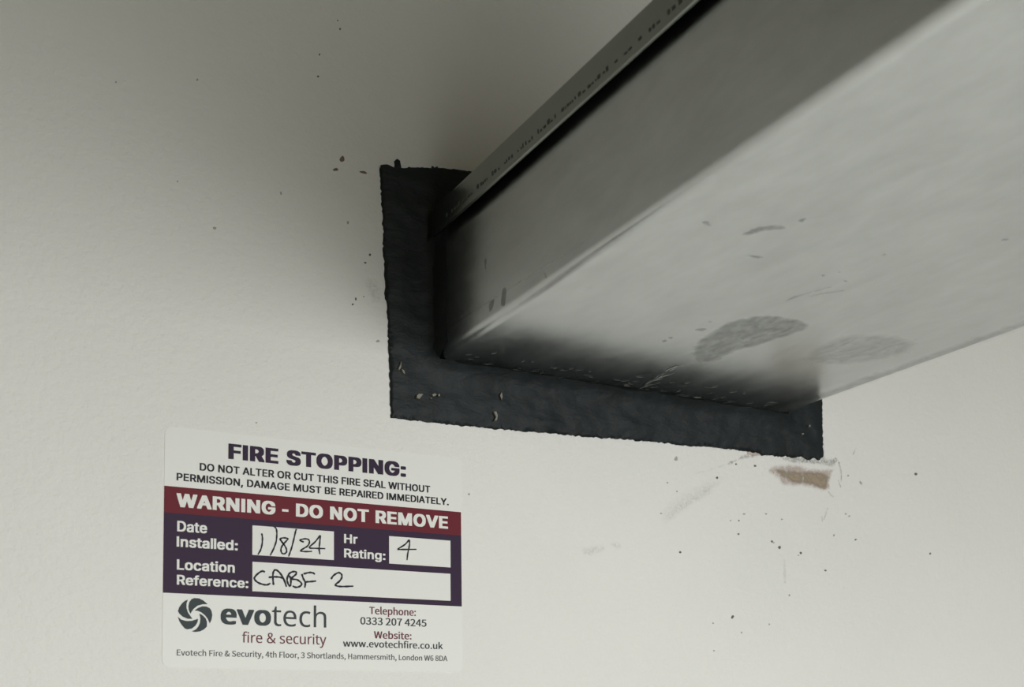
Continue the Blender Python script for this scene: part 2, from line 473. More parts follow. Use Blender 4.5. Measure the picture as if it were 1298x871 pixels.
for k in range(60):
    x0, y0 = rnd.uniform(-250, 620), 0
    y0 = 505 + x0 * 0.155 + rnd.uniform(-28, 12)
    scratch((x0, y0), (x0 + rnd.uniform(8, 30), y0 + rnd.uniform(-5, 3)), rnd.uniform(0.00015, 0.0005))

# ------------------------------------------------------------------ marks on the wall
M_BROWN = stain('bare_brown_plaster', (0.37, 0.30, 0.22), 1.05, 200, 0.9, 0, 0.18, 0.55)
M_PINK = stain('pinkish_plaster_edge', (0.56, 0.47, 0.42), 0.95, 200, 0.9, 0, 0.28, 0.62)
M_CHIP = plain('pink_plaster_chip', (0.50, 0.40, 0.36), 0.9)
M_GREYS = stain('grey_scuff', (0.20, 0.20, 0.19), 0.6, 900, 0.8, 0, 0.34, 0.70)
M_FAINT = stain('faint_scuff', (0.40, 0.40, 0.38), 0.24, 900, 0.8, 0, 0.34, 0.76)
M_DOT = plain('dark_speck', (0.14, 0.14, 0.13), 0.8)
M_DOTB = plain('brown_speck', (0.20, 0.15, 0.115), 0.9)
M_DOTG = plain('grey_speck', (0.42, 0.42, 0.40), 0.9)
Q = dict(sc=4.992, ox=840, oy=540)
j = 0
def mark(pts, mat, soft, grid=0.0007, jit=0.0002, name='scuff_mark', label=None, smooth=True, **k):
    global j; j += 1
    a = WP(pts, **k)
    return decal(name, smooth_closed(a, 3) if smooth else a, mat, wall_back, on_wall(0.00004 + j * 3e-6), grid, soft, jit, seed=100 + j, label=label)
mark([(662, 290), (690, 252), (735, 240), (840, 240), (930, 262), (1030, 268), (1085, 270), (1078, 300), (1062, 345), (1062, 400), (1010, 415), (930, 398), (860, 385), (765, 388), (735, 350)], M_PINK, 0.0022, name='plaster_edge', label='pinkish feathered edge of the bare plaster', **Q)
mark([(705, 278), (760, 266), (850, 283), (920, 280), (1000, 290), (1058, 312), (1066, 340), (1046, 366), (1036, 408), (1000, 408), (960, 387), (900, 372), (845, 370), (790, 350), (735, 315)], M_BROWN, 0.0020, 0.0005, name='bare_plaster_patch', label='brown patch of bare plaster below the seal corner', **Q)
mark([(532, 160), (560, 156), (618, 164), (628, 178), (610, 190), (540, 186)], M_PINK, 0.0003, 0.0004, 0.0001, name='plaster_chip', **Q)
mark([(990, 235), (1012, 130), (1028, 128), (1032, 200), (1075, 200), (1100, 215), (1090, 260), (1040, 262)], M_GREYS, 0.0016, 0.0005, **Q)
mark([(740, 195), (800, 190), (900, 195), (1000, 215), (1000, 250), (920, 240), (830, 240), (760, 220)], M_GREYS, 0.0010, 0.0005, **Q)
mark([(625, 195), (530, 176), (480, 198), (430, 225), (350, 255), (250, 285), (180, 305), (260, 296), (350, 268), (430, 244), (490, 218), (560, 205)], M_GREYS, 0.0009, 0.0005, **Q)
mark([(330, 345), (250, 400), (120, 490), (40, 560), (10, 620), (60, 600), (170, 510), (300, 440)], M_FAINT, 0.0022, 0.0009, **Q)
mark([(-30, 560), (60, 450), (220, 360), (350, 310), (420, 330), (330, 420), (160, 540), (20, 640)], M_FAINT, 0.005, 0.0012, **Q)
for seg in ([(1108, 232), (1122, 232), (1134, 300), (1132, 352), (1125, 350), (1124, 295)], [(1108, 342), (1114, 342), (1130, 388), (1122, 388)], [(1078, 205), (1100, 202), (1106, 220), (1090, 240), (1080, 225)], [(1246, 345), (1252, 345), (1268, 374), (1260, 374)], [(1168, 314), (1182, 310), (1178, 320), (1168, 322)], [(1200, 180), (1220, 140), (1225, 142), (1208, 184)], [(1050, 412), (1075, 440), (1095, 446), (1070, 450), (1045, 420)], [(1004, 570), (1010, 570), (1012, 605), (1006, 605)], [(1016, 590), (1040, 520), (1046, 522), (1024, 592)], [(420, 225), (440, 222), (444, 240), (424, 246)]):
    mark(seg, M_GREYS, 0.0002, 0.0003, 0.00005, **Q)
P2 = dict(sc=1.8596, ox=600, oy=560)
mark([(320, 240), (340, 234), (352, 246), (338, 256)], M_FAINT, 0.0012, 0.0005, **P2)
mark([(250, 250), (300, 240), (312, 258), (270, 274)], M_FAINT, 0.0020, 0.0007, **P2)
mark([(730, 280), (737, 280), (738, 332), (731, 332)], M_FAINT, 0.0006, 0.0004, **P2)
mark([(460, 355), (478, 352), (486, 380), (470, 384)], M_FAINT, 0.002, 0.0005)
def dot(x, y, rx, ry, mat, ang=0.0, seed=0):
    rnd = random.Random(seed); pts = []
    for k in range(9):
        a = k / 9 * 2 * math.pi; q = rnd.uniform(0.75, 1.2)
        u, v = rx * q * math.cos(a), ry * q * math.sin(a)
        pts.append(W(x + u * math.cos(ang) - v * math.sin(ang), y + u * math.sin(ang) + v * math.cos(ang)))
    return [(a, b) for a, b in pts]
def dots(name, L, mat, thick=0.00018, stuff=True, label=None):
    v = []; f = []
    for k, d in enumerate(L):
        p = dot(*d[:4], mat, d[4] if len(d) > 4 else 0.0, k + 3); b = len(v); n = len(p)
        cx, cz = sum(a for a, _ in p) / n, sum(c for _, c in p) / n
        v += [(x, 0, z) for x, z in p] + [(cx + (x - cx) * .8, -thick, cz + (z - cz) * .8) for x, z in p]
        f += [tuple(range(b + n, b + 2 * n))] + [(b + q, b + (q + 1) % n, b + n + (q + 1) % n, b + n + q) for q in range(n)]
    o = fix(mesh(name, v, f, mat, wall_back))
    if stuff: o['kind'] = 'stuff'
    if label: o['label'] = label
    return o
for k, d in enumerate([(433.7, 201.5, 3.6, 4.0), (425.4, 214.9, 4.0, 2.0), (460.6, 218.4, 5.6, 1.7, 0.25)]):
    dots('paint_chip', [d], M_DOTB, 0.0001, False)
dots('paint_chip', [(479, 432.5, 2.8, 1.7)], M_DOTG, 0.0001, False)
dots('paint_chip', [(857, 581.5, 2.6, 3.0)], M_DOTG, 0.0001, False)
dots('dark_specks', [(428, 26, 1, 1), (431, 37, 1.2, 1.6), (405, 69, .9, 1.4), (403, 97, 1.5, 1.2), (909, 605.7, 1.8, 1.8), (957, 590.6, 1.8, 1.5), (933, 588.5, 1.3, 1.2), (1161, 601, 1.9, 1.9), (988, 694, 2, 2.1), (862, 700.2, 1.8, 1.4), (928.6, 782, 1.8, 2.6, .5), (451, 379, 1.3, 1.8), (447, 386, 1.3, 1.3), (469, 323, 1.6, 1.8), (463, 333, 1.6, 1.2), (1046.3, 723.3, 1.6, 1.3), (1015, 701, 1.4, 1.8), (1179, 702, 1.2, 1.2), (978.5, 686.5, 1.4, 1.4), (1084.5, 684.2, 1.5, 1.1), (936, 677, 1.3, 1.3), (936.5, 660, 1, 1)], M_DOT)
dots('grey_specks', [(250, 101, 1.6, 1.6), (272, 289.5, 2.6, 1.8), (441, 282, 1.3, 2.2), (356, 245, 1.2, 2.2), (858, 623, 1.2, 1.2), (846, 612, 1.1, 1.1), (838, 651, 1.5, 1), (1091, 612, 1.2, 2.6, -.5), (1075, 603, 1.2, 1.2), (980.5, 688, 1.3, 1), (1057, 678.5, 1.3, 1.5), (1072, 651.5, 1.5, 1), (1076.5, 654.5, 1.2, 1.1), (1000.6, 754.7, 1.2, 1.6), (904, 790, 1.2, 1.1), (940, 802, 1, 1.4), (905, 825, 1.2, 1.1), (975, 791.5, 1, 1), (971, 651.5, 1.6, 1), (991, 658.5, 1.6, .9), (943, 651.5, 1.8, 1.1), (926, 660, 1, 1), (594.5, 626.5, 1.4, 1.4), (325, 536, 1.4, 1), (461, 376, 1, 1), (1012, 704, 1.2, 1), (147, 104, 1.2, 1.2), (225, 230, 1.3, 1)], M_DOTG)

# ------------------------------------------------------------------ the warning label
label = tag(empty('warning_label', (0.12476, 0, HZ + 0.0574)), 'white rectangular fire stopping sticker with red and purple bands on the wall', 'label')
M_SHEET = Nodes('white_label_vinyl').set(Base_Color=(0.82, 0.825, 0.795), Roughness=0.55).m
M_RED = plain('dark_red_print', (0.150, 0.017, 0.029), 0.6, 0.0, 0.2)
M_PUR = plain('dark_purple_print', (0.040, 0.021, 0.050), 0.6, 0.0, 0.2)
M_WHITE = plain('white_print', (0.84, 0.845, 0.815), 0.6, 0.0, 0.2)
M_TITLE = plain('purple_lettering', (0.036, 0.020, 0.048), 0.6, 0.0, 0.2)
M_BLK = plain('black_lettering', (0.022, 0.022, 0.030), 0.6, 0.0, 0.2)
M_SLATE = plain('slate_lettering', (0.050, 0.062, 0.068), 0.6, 0.0, 0.2)
M_GREYT = plain('grey_lettering', (0.10, 0.105, 0.108), 0.6, 0.0, 0.2)
M_MAROON = plain('maroon_lettering', (0.165, 0.045, 0.060), 0.6, 0.0, 0.2)
M_PEN = plain('black_pen_ink', (0.022, 0.022, 0.034), 0.6, 0.0, 0.2)
def flat(name, pts, y, mat, parent=label):
    return fix_front(mesh(name, [(x, y, z) for x, z in pts], [tuple(range(len(pts)))], mat, parent))
def fix_front(o):
    me = o.data
    bad = [p for p in me.polygons if p.normal.y > 0]
    if bad:
        bm = bmesh.new(); bm.from_mesh(me); bm.normal_update()
        bmesh.ops.reverse_faces(bm, faces=[f for f in bm.faces if f.normal.y > 0]); bm.to_mesh(me); bm.free()
    return o
sx0, sx1 = W(208, 615.9)[0], W(584, 649.8)[0]
sz0, sz1 = W(400, 849)[1], W(400, 562)[1]
rc = 0.0022
so_ = arc(sx1 - rc, sz1 - rc, rc, 0, 90, 6) + arc(sx0 + rc, sz1 - rc, rc, 90, 180, 6) + arc(sx0 + rc, sz0 + rc, rc, 180, 270, 6) + arc(sx1 - rc, sz0 + rc, rc, 270, 360, 6)
n = len(so_)
v = [(x, 0.0, z) for x, z in so_] + [(x, -0.00020, z) for x, z in so_]
fix(mesh('label_sheet', v, [tuple(range(n, 2 * n))] + [(q, (q + 1) % n, n + (q + 1) % n, n + q) for q in range(n)], M_SHEET, label))
Y1, Y2, Y3, Y4 = -0.00024, -0.00028, -0.00032, -0.00040
zr1, zr0, zp0 = W(208, 615.9)[1], (W(208, 649.8)[1] + W(583.5, 679)[1]) / 2, (W(206.2, 751.5)[1] + W(584.6, 769)[1]) / 2
def rect(name, x0, x1, z0, z1, y, mat): return flat(name, [(x0, z0), (x1, z0), (x1, z1), (x0, z1)], y, mat)
rect('red_band', sx0, sx1, zr0, zr1, Y1, M_RED)
rect('purple_band', sx0, sx1, zp0, zr0, Y1, M_PUR)
def panel(tl, tr, br, bl):
    a = [W(*q) for q in (tl, tr, br, bl)]
    rect('writing_panel', (a[0][0] + a[3][0]) / 2, (a[1][0] + a[2][0]) / 2, (a[2][1] + a[3][1]) / 2, (a[0][1] + a[1][1]) / 2, Y2, M_WHITE)
panel((319.6, 666), (423, 674.2), (422.7, 710.2), (319.6, 703.6))
panel((492.7, 679.7), (570.6, 685.7), (570.6, 719.4), (493, 714.8))
panel((319.6, 712.3), (570.6, 727.6), (570.6, 761.9), (319.6, 749.6))

# letter outlines: font key, letter, advance | closed outlines in 1/1000 of the letter size
GLYPHS = """g 187|
g,187|38 -119 68 71 137 71 84 -119
g-453|337 244 337 188 114 188 114 244
g.187|95 -4 78 -1 63 9 53 24 50 41 53 59 63 73 78 83 95 87 113 83 128 73 138 59 141 41 138 24 128 9 113 -1
g:187|95 -4 78 -1 63 9 53 24 50 41 53 59 63 73 78 83 95 87 113 83 128 73 138 59 141 41 138 24 128 9 113 -1|95 271 78 274 63 284 53 299 50 316 53 334 63 349 78 359 95 362 113 359 128 349 138 334 141 316 138 299 128 284 113 274
gA479|16 0 201 509 276 509 463 0 395 0 287 302 280 323 272 346 264 372 255 402 244 438 232 478 245 478 233 437 222 402 213 371 204 345 197 322 191 302 85 0|110 142 110 199 370 199 370 142
gB456|60 0 60 509 241 509 274 507 304 501 329 491 350 477 367 461 381 442 390 421 396 398 398 374 397 353 393 336 387 320 373 301 356 286 336 275 315 267 315 262 331 260 347 254 363 245 378 234 391 220 402 203 411 184 416 161 418 136 416 111 410 88 400 67 386 48 368 31 344 18 317 8 284 2 247 0|125 57 245 57 281 60 309 67 330 80 344 96 353 115 355 137 352 161 342 184 333 197 320 209 306 218 289 225 269 229 248 231 125 231|125 285 238 285 256 287 273 290 288 296 308 309 323 326 333 348 336 372 333 393 326 412 313 429 294 442 270 449 240 452 125 452
gC510|267 -7 235 -5 205 1 177 11 150 25 126 42 104 63 86 88 70 115 57 146 48 179 42 215 40 254 42 293 48 329 57 362 70 393 86 421 104 445 126 466 150 484 177 498 205 508 235 514 267 516 293 514 317 511 340 504 362 496 383 485 402 471 419 456 435 438 448 418 459 397 467 373 473 348 408 348 401 373 389 395 375 413 357 428 337 440 315 449 292 454 267 456 237 453 209 445 184 432 161 414 141 391 125 364 113 332 106 295 103 254 106 213 113 177 125 145 141 117 161 94 184 76 210 63 237 56 267 53 292 55 315 60 337 69 357 81 375 96 389 114 401 136 408 160 473 160 467 135 459 112 448 91 435 71 420 53 402 38 383 24 363 13 341 5 317 -2 293 -6
gD502|219 0 96 0 96 57 215 57 254 60 288 68 318 81 343 99 363 122 379 149 390 181 397 216 399 255 397 294 390 329 379 361 364 388 344 410 320 428 291 441 258 449 221 452 93 452 93 509 225 509 261 507 294 501 325 492 353 478 385 455 412 426 433 391 446 361 455 329 460 293 462 255 460 217 455 181 446 149 433 119 417 92 398 68 376 48 351 31 322 17 291 8 256 2|125 509 125 0 60 0 60 509
gE418|60 0 60 509 372 509 372 452 125 452 125 286 355 286 355 229 125 229 125 57 375 57 375 0
gF410|60 0 60 509 369 509 369 452 125 452 125 278 346 278 346 221 125 221 125 0
gG520|269 -7 236 -5 205 1 176 11 149 25 125 43 104 64 85 88 69 116 57 146 47 179 42 215 40 254 42 293 47 329 57 362 69 393 85 421 103 445 125 466 149 484 175 498 203 508 233 514 265 516 291 514 316 510 340 504 363 494 384 483 403 469 421 453 436 436 449 416 460 395 468 373 474 349 408 349 399 372 387 393 373 411 356 427 337 439 315 448 300 453 283 455 265 456 236 453 209 445 183 432 160 414 141 392 125 364 113 332 106 295 103 254 106 213 113 177 125 145 141 117 161 95 184 76 210 63 238 56 269 53 296 55 322 61 345 71 365 85 382 102 396 123 407 147 413 173 415 202 434 199 283 199 283 256 478 256 478 200 475 160 466 124 451 91 431 62 406 38 377 19 344 5 308 -4
gH517|60 0 60 509 125 509 125 289 392 289 392 509 457 509 457 0 392 0 392 232 125 232 125 0
gI300|31 0 31 57 118 57 118 452 31 452 31 509 269 509 269 452 183 452 183 57 269 57 269 0
gL393|60 0 60 509 125 509 125 57 361 57 361 0
gM628|60 0 60 509 152 509 277 187 282 174 287 159 293 141 299 123 305 103 311 84 317 65 322 49 307 49 312 65 318 83 324 102 330 121 336 140 342 158 348 174 352 187 476 509 568 509 568 0 504 0 504 291 504 308 504 327 505 347 505 369 506 413 507 435 507 457 513 457 508 441 503 425 498 409 490 386 482 363 474 341 467 322 461 305 456 291 342 0 286 0 170 291 165 304 159 321 152 340 145 361 137 384 129 408 124 424 118 441 112 457 119 457 119 437 120 416 120 394 121 372 122 328 122 309 122 291 122 0
gN523|60 0 60 509 136 509 343 183 352 169 363 151 371 137 379 122 388 107 396 90 405 73 414 55 405 54 403 72 402 90 401 108 400 134 399 157 399 178 399 195 399 509 463 509 463 0 387 0 202 290 190 310 177 331 168 346 159 363 148 381 136 402 123 425 108 452 119 454 120 429 121 406 122 384 123 363 124 345 124 328 125 307 125 291 125 0
gO533|267 -7 235 -5 205 1 177 11 150 25 126 42 105 63 86 88 70 115 57 146 48 179 42 215 40 254 42 293 48 329 57 362 70 393 86 421 105 445 126 466 150 484 177 498 205 508 235 514 267 516 299 514 329 508 357 498 384 484 408 466 429 445 448 421 464 393 477 362 486 329 491 293 493 254 491 215 486 179 477 146 464 115 448 88 429 63 408 42 384 25 357 11 329 1 299 -5|267 53 296 55 324 63 349 76 372 94 392 116 408 144 420 176 428 213 430 254 428 295 420 332 408 365 392 392 372 415 349 433 324 446 296 453 267 456 237 453 210 445 184 433 161 415 142 392 125 364 113 332 106 295 103 254 106 213 113 176 125 144 142 117 161 94 184 76 210 63 237 55
gP444|60 0 60 509 235 509 272 506 305 499 332 487 356 471 375 452 390 430 400 404 407 377 409 348 407 318 400 291 390 265 375 243 356 223 332 207 305 195 272 188 235 186 109 186 109 242 233 242 257 244 279 248 297 256 312 266 324 279 333 294 339 310 343 328 344 348 343 367 339 385 333 402 324 416 312 428 297 439 279 446 257 451 232 452 125 452 125 0
gR449|60 0 60 509 236 509 273 506 305 500 333 489 356 473 376 455 390 433 401 408 407 381 409 352 407 323 401 296 390 271 376 250 356 232 333 217 305 206 273 200 236 198 96 198 96 255 234 255 258 256 280 260 298 267 319 281 334 300 340 316 344 333 345 352 344 371 340 389 334 405 325 419 313 430 298 440 279 446 258 451 233 452 125 452 125 0|353 0 230 229 303 229 428 0
gS446|224 -9 188 -7 156 -1 128 9 102 23 81 40 64 60 51 83 42 109 38 137 104 137 108 118 114 102 123 88 136 76 150 66 166 59 185 53 204 50 224 49 246 50 267 54 286 60 303 69 317 79 329 92 338 106 344 122 346 139 342 161 332 179 316 193 296 205 280 211 263 217 245 222 184 239 145 253 112 269 86 289 67 313 56 341 52 372 54 400 62 425 75 448 92 468 113 484 138 498 165 508 195 514 227 516 259 514 289 508 316 498 340 484 360 468 377 449 390 427 398 403 401 378 337 378 332 402 320 421 302 437 280 449 254 456 225 459 204 457 185 454 167 448 145 435 129 418 118 398 115 376 119 352 131 334 148 319 169 308 191 300 212 293 264 279 287 272 312 264 328 256 344 248 359 238 372 226 384 213 395 198 402 180 407 161 408 139 406 112 399 87 386 64 370 43 349 25 323 11 294 0 261 -7
gT448|32 452 32 509 417 509 417 452 257 452 257 0 193 0 193 452
gU517|259 -8 220 -6 186 2 154 15 126 33 103 55 85 80 71 108 63 140 60 173 60 509 124 509 124 178 126 155 132 133 141 113 153 95 169 80 187 68 208 59 232 53 259 52 285 53 309 59 331 68 349 80 364 95 377 113 385 133 391 155 393 178 393 509 457 509 457 173 454 140 446 108 433 80 414 55 391 33 363 15 332 2 297 -6
gV479|204 0 16 509 84 509 192 206 199 187 207 164 215 137 225 106 236 71 248 31 235 31 247 71 257 107 267 138 276 165 283 187 290 206 395 509 463 509 278 0
gW686|155 0 16 509 82 509 163 196 167 179 172 162 175 145 179 128 183 111 187 94 190 76 194 58 197 40 189 40 193 58 196 76 200 94 203 111 207 128 211 145 215 162 220 179 224 196 306 509 380 509 462 196 466 179 470 162 474 145 478 128 482 111 486 94 490 76 494 58 497 40 488 40 492 58 495 76 499 94 503 111 506 128 510 145 515 162 519 179 523 196 603 509 670 509 530 0 455 0 368 323 362 345 357 368 351 391 346 417 341 445 336 475 350 475 345 446 340 420 335 395 330 371 324 347 318 323 230 0
gY472|203 0 203 208 16 509 91 509 192 344 203 327 213 309 222 292 231 274 240 254 250 230 224 230 233 254 242 275 251 293 260 310 270 327 280 344 381 509 455 509 268 208 268 0
ga389|160 -9 137 -7 115 -3 94 5 76 15 60 29 48 45 38 63 32 84 30 108 32 128 36 146 43 161 58 179 78 193 92 200 108 206 125 211 143 214 161 217 178 220 200 223 218 225 234 227 252 230 265 235 273 243 276 255 276 257 273 279 267 297 256 311 240 322 220 329 196 331 171 329 149 322 132 313 118 301 107 288 100 274 41 291 51 313 64 331 79 346 95 358 114 368 133 375 153 380 173 383 194 384 215 383 239 379 255 375 271 369 286 360 300 350 312 336 322 320 330 301 335 278 337 251 337 0 277 0 277 52 272 52 264 38 252 25 236 12 215 1 199 -4 181 -7|170 45 192 47 211 51 228 59 248 74 263 93 272 115 276 138 276 190 270 186 259 182 246 179 231 176 216 173 200 171 186 169 175 168 154 164 134 159 117 150 103 139 95 124 92 105 94 87 102 72 114 61 130 52 149 47
gc395|207 -8 174 -5 144 3 117 16 93 35 72 58 56 85 44 116 37 150 34 187 37 225 44 260 56 291 72 318 93 341 117 360 144 374 174 382 207 384 226 384 243 381 260 377 284 368 305 356 324 341 340 322 349 308 356 293 362 277 303 262 298 276 290 289 281 301 270 311 257 319 242 325 226 329 207 330 184 328 163 321 145 310 130 296 118 278 108 258 102 236 98 212 96 187 98 163 102 139 108 117 118 97 130 80 145 66 163 55 184 49 207 46 226 48 243 52 258 58 271 66 282 76 292 89 299 102 304 117 363 102 357 86 350 70 341 56 325 37 306 21 292 12 277 5 261 -1 244 -5 226 -7
gd424|195 -8 165 -6 137 3 111 16 89 34 70 57 55 84 43 116 36 151 34 189 36 227 43 261 55 293 70 320 89 342 112 361 137 374 165 382 196 384 218 383 237 379 253 373 272 360 287 346 298 331 306 319 311 319 311 509 372 509 372 0 313 0 313 59 307 59 298 46 287 31 272 17 252 4 236 -3 217 -7|205 47 226 49 246 55 263 65 278 78 290 95 299 115 306 138 310 162 312 189 310 216 306 241 300 263 290 282 278 299 263 312 246 322 227 328 205 330 182 328 162 322 145 311 130 298 118 281 108 261 102 239 98 215 96 189 98 163 102 139 109 117 118 97 130 80 145 66 162 55 182 49
ge404|212 -8 177 -5 145 3 117 16 92 35 72 58 56 85 44 116 37 150 34 187 36 224 44 258 55 290 71 317 91 340 115 359 142 373 172 382 205 384 226 383 246 380 266 374 285 366 303 355 319 341 334 324 347 305 357 282 365 256 370 227 371 194 371 169 75 169 75 221 338 221 310 202 308 226 304 248 298 269 288 286 277 301 263 314 246 323 227 328 205 330 183 328 164 323 146 313 131 301 119 286 109 270 102 251 97 231 96 211 96 178 98 151 102 127 110 106 121 88 135 73 151 61 169 53 190 48 212 46 234 48 254 53 271 61 285 73 297 88 306 105 365 91 358 72 348 55 335 39 320 26 302 14 283 4 261 -3 237 -7
gf253|228 379 228 327 6 327 6 379|81 0 81 432 82 452 87 470 96 486 107 499 120 510 135 519 152 525 169 529 187 530 207 529 222 527 234 524 243 521 227 468 222 470 215 472 206 473 195 474 171 470 154 460 145 443 142 419 142 0
gg425|207 -151 180 -149 156 -146 134 -140 114 -132 97 -122 82 -110 70 -97 59 -84 51 -69 101 -41 110 -53 122 -66 136 -78 154 -88 169 -93 187 -96 207 -97 236 -95 261 -87 282 -75 298 -58 308 -34 311 -6 311 68 306 68 298 56 287 41 272 28 252 16 236 10 217 6 195 5 165 7 138 14 113 27 90 43 71 65 55 90 43 120 36 154 34 191 36 229 43 263 55 293 71 320 90 342 112 361 138 374 166 382 196 384 218 383 237 379 253 373 273 360 288 346 299 331 308 319 313 319 313 379 372 379 372 -9 370 -40 363 -67 350 -90 334 -109 314 -124 291 -136 265 -144 237 -149|205 59 227 61 246 66 264 75 278 87 290 103 300 121 307 142 311 166 312 193 311 219 307 242 300 264 291 283 279 299 264 312 247 322 227 328 205 330 182 328 163 322 145 312 130 298 118 282 109 262 102 241 98 218 96 193 98 167 102 144 109 123 118 104 131 88 145 76 163 66 183 61
gi166|53 0 53 379 114 379 114 0|84 443 67 446 54 455 44 468 41 483 44 499 54 512 67 521 84 524 100 521 114 512 123 499 126 483 123 468 114 455 100 446
gl189|139 -2 112 0 91 8 74 20 62 37 55 59 53 84 53 509 114 509 114 99 115 77 120 62 130 54 146 52 154 52 160 53 165 53 170 54 181 3 172 1 162 -1 151 -2
gn409|114 227 114 0 53 0 53 379 112 379 112 287 102 287 116 319 132 344 152 362 175 374 200 382 227 384 252 383 275 377 295 369 313 356 328 340 341 321 350 298 355 271 357 240 357 0 296 0 296 235 293 263 286 286 273 304 256 318 235 326 210 329 192 328 176 324 161 317 141 303 126 283 119 266 115 248
go415|207 -8 174 -5 144 3 117 16 93 35 72 58 56 85 44 116 37 150 34 187 37 225 44 260 56 291 72 318 93 341 117 360 144 374 174 382 207 384 241 382 271 374 299 360 323 341 343 318 359 291 371 260 379 225 381 187 379 150 371 116 359 85 343 58 323 35 299 16 271 3 241 -5|207 46 231 49 252 55 270 66 285 80 298 97 307 117 314 139 318 163 319 187 318 212 314 236 307 258 298 278 285 296 270 310 252 321 231 328 207 330 184 328 163 321 145 310 130 296 118 278 108 258 102 236 98 212 96 187 98 163 102 139 108 117 118 97 130 80 145 66 163 55 184 49
gr259|53 0 53 379 112 379 112 321 115 321 124 339 137 354 152 367 171 377 191 383 213 385 221 385 229 384 243 384 243 322 239 323 230 324 219 325 207 326 182 323 159 315 140 301 126 284 117 262 114 237 114 0
gs365|182 -8 157 -7 133 -3 112 3 93 12 76 24 62 38 50 54 41 73 36 94 94 107 101 87 111 72 124 60 141 52 160 47 181 45 206 47 227 53 244 62 262 81 268 103 265 121 254 136 237 147 212 155 149 170 118 180 92 192 72 208 58 227 50 249 47 274 49 295 55 314 65 332 79 347 95 360 115 370 137 378 161 383 187 384 212 383 234 379 254 372 271 363 286 352 299 339 309 324 318 308 324 290 268 277 258 298 243 316 228 325 210 331 187 333 166 331 147 326 131 317 114 299 109 277 112 258 124 243 136 235 152 229 172 223 229 209 261 200 287 187 306 171 320 153 328 131 331 107 329 85 323 65 312 47 298 31 281 18 260 6 236 -2 210 -7
gt227|204 379 204 327 6 327 6 379|65 471 126 471 126 98 128 76 136 61 150 53 170 50 177 50 185 51 194 52 202 54 213 2 203 -1 192 -3 180 -4 168 -4 138 -1 113 7 92 21 77 41 68 64 65 93
h 175|
h&492|187 -7 144 -3 107 9 77 28 54 54 40 86 36 125 39 157 48 185 63 208 84 228 109 248 139 266 125 282 112 300 99 318 89 337 83 359 81 382 84 413 95 439 114 459 139 475 169 484 204 487 237 484 266 475 289 460 306 439 317 414 320 383 317 357 308 333 293 312 273 293 250 275 224 258 354 133 365 148 374 164 382 181 389 200 396 219 401 240 461 240 453 212 444 185 434 160 422 136 408 115 392 95 490 0 410 0 352 56 330 39 307 24 281 11 254 1 222 -5|188 293 212 308 231 322 245 336 254 350 260 366 262 383 258 405 246 423 227 435 202 439 177 435 156 424 143 406 138 383 142 360 151 338 161 324 173 309|189 46 216 47 241 52 263 60 282 70 299 81 314 93 175 229 152 215 133 200 118 185 106 169 100 150 97 127 100 104 108 84 122 68 141 56 163 48
hc323|201 -7 171 -5 143 2 117 13 93 28 74 48 58 73 46 103 39 138 37 178 39 220 47 256 59 286 76 311 96 332 119 347 146 358 174 365 206 367 224 366 241 364 259 361 282 355 300 347 282 298 265 304 244 310 224 314 204 315 158 306 125 281 105 238 98 179 101 139 110 105 124 79 144 60 170 48 201 44 220 45 237 47 253 50 274 57 294 65 294 13 275 4 254 -2 239 -4 221 -6
he379|210 -7 177 -4 147 3 120 14 96 30 75 51 59 76 47 106 39 140 37 177 39 215 46 249 57 279 72 305 90 326 112 344 138 357 166 364 196 367 226 364 252 358 276 347 296 331 313 312 327 290 337 264 343 235 345 204 345 169 98 169 102 131 113 100 129 76 152 58 180 47 213 44 235 44 255 46 274 50 292 55 310 61 328 69 328 17 310 9 292 4 274 -1 255 -4 234 -6|99 216 283 216 280 244 273 269 262 290 245 306 223 315 195 318 169 315 147 306 129 291 114 271 105 245
hf232|73 0 73 314 10 314 10 342 73 362 73 383 77 425 87 458 104 483 127 500 156 510 190 514 211 513 229 510 246 506 260 502 244 455 233 459 220 462 205 465 191 465 165 460 147 446 139 430 134 409 132 383 132 360 223 360 223 314 132 314 132 0
hh416|57 0 57 510 116 510 116 361 116 343 115 326 113 310 117 310 130 327 146 341 164 352 185 360 206 364 229 366 269 363 302 352 328 335 346 310 357 276 361 234 361 0 302 0 302 230 293 278 266 307 222 317 186 313 158 302 139 283 126 257 119 225 116 186 116 0
hi174|87 420 74 422 62 429 55 441 52 457 55 474 62 486 74 493 87 495 100 493 111 486 119 474 122 457 119 441 111 429 100 422|57 0 57 360 116 360 116 0
ho407|202 -7 172 -4 143 3 117 15 94 32 75 53 58 79 46 109 39 143 37 181 40 223 48 260 62 292 82 318 106 339 135 355 168 364 204 367 236 364 264 357 290 345 314 328 333 307 349 282 361 252 368 218 370 181 367 139 359 101 345 69 325 42 300 21 271 6 239 -4|203 42 237 46 263 59 283 80 298 107 306 141 309 181 306 220 298 253 283 281 263 301 236 313 203 317 169 313 143 301 123 281 109 253 101 220 98 181 101 141 109 107 123 80 143 59 170 46
hr278|57 0 57 360 105 360 112 294 115 294 128 313 143 330 160 345 179 357 201 364 225 367 235 366 247 366 258 364 267 363 260 308 251 310 241 312 231 313 221 313 203 311 186 306 169 298 154 286 141 272 131 256 123 236 118 215 116 192 116 0
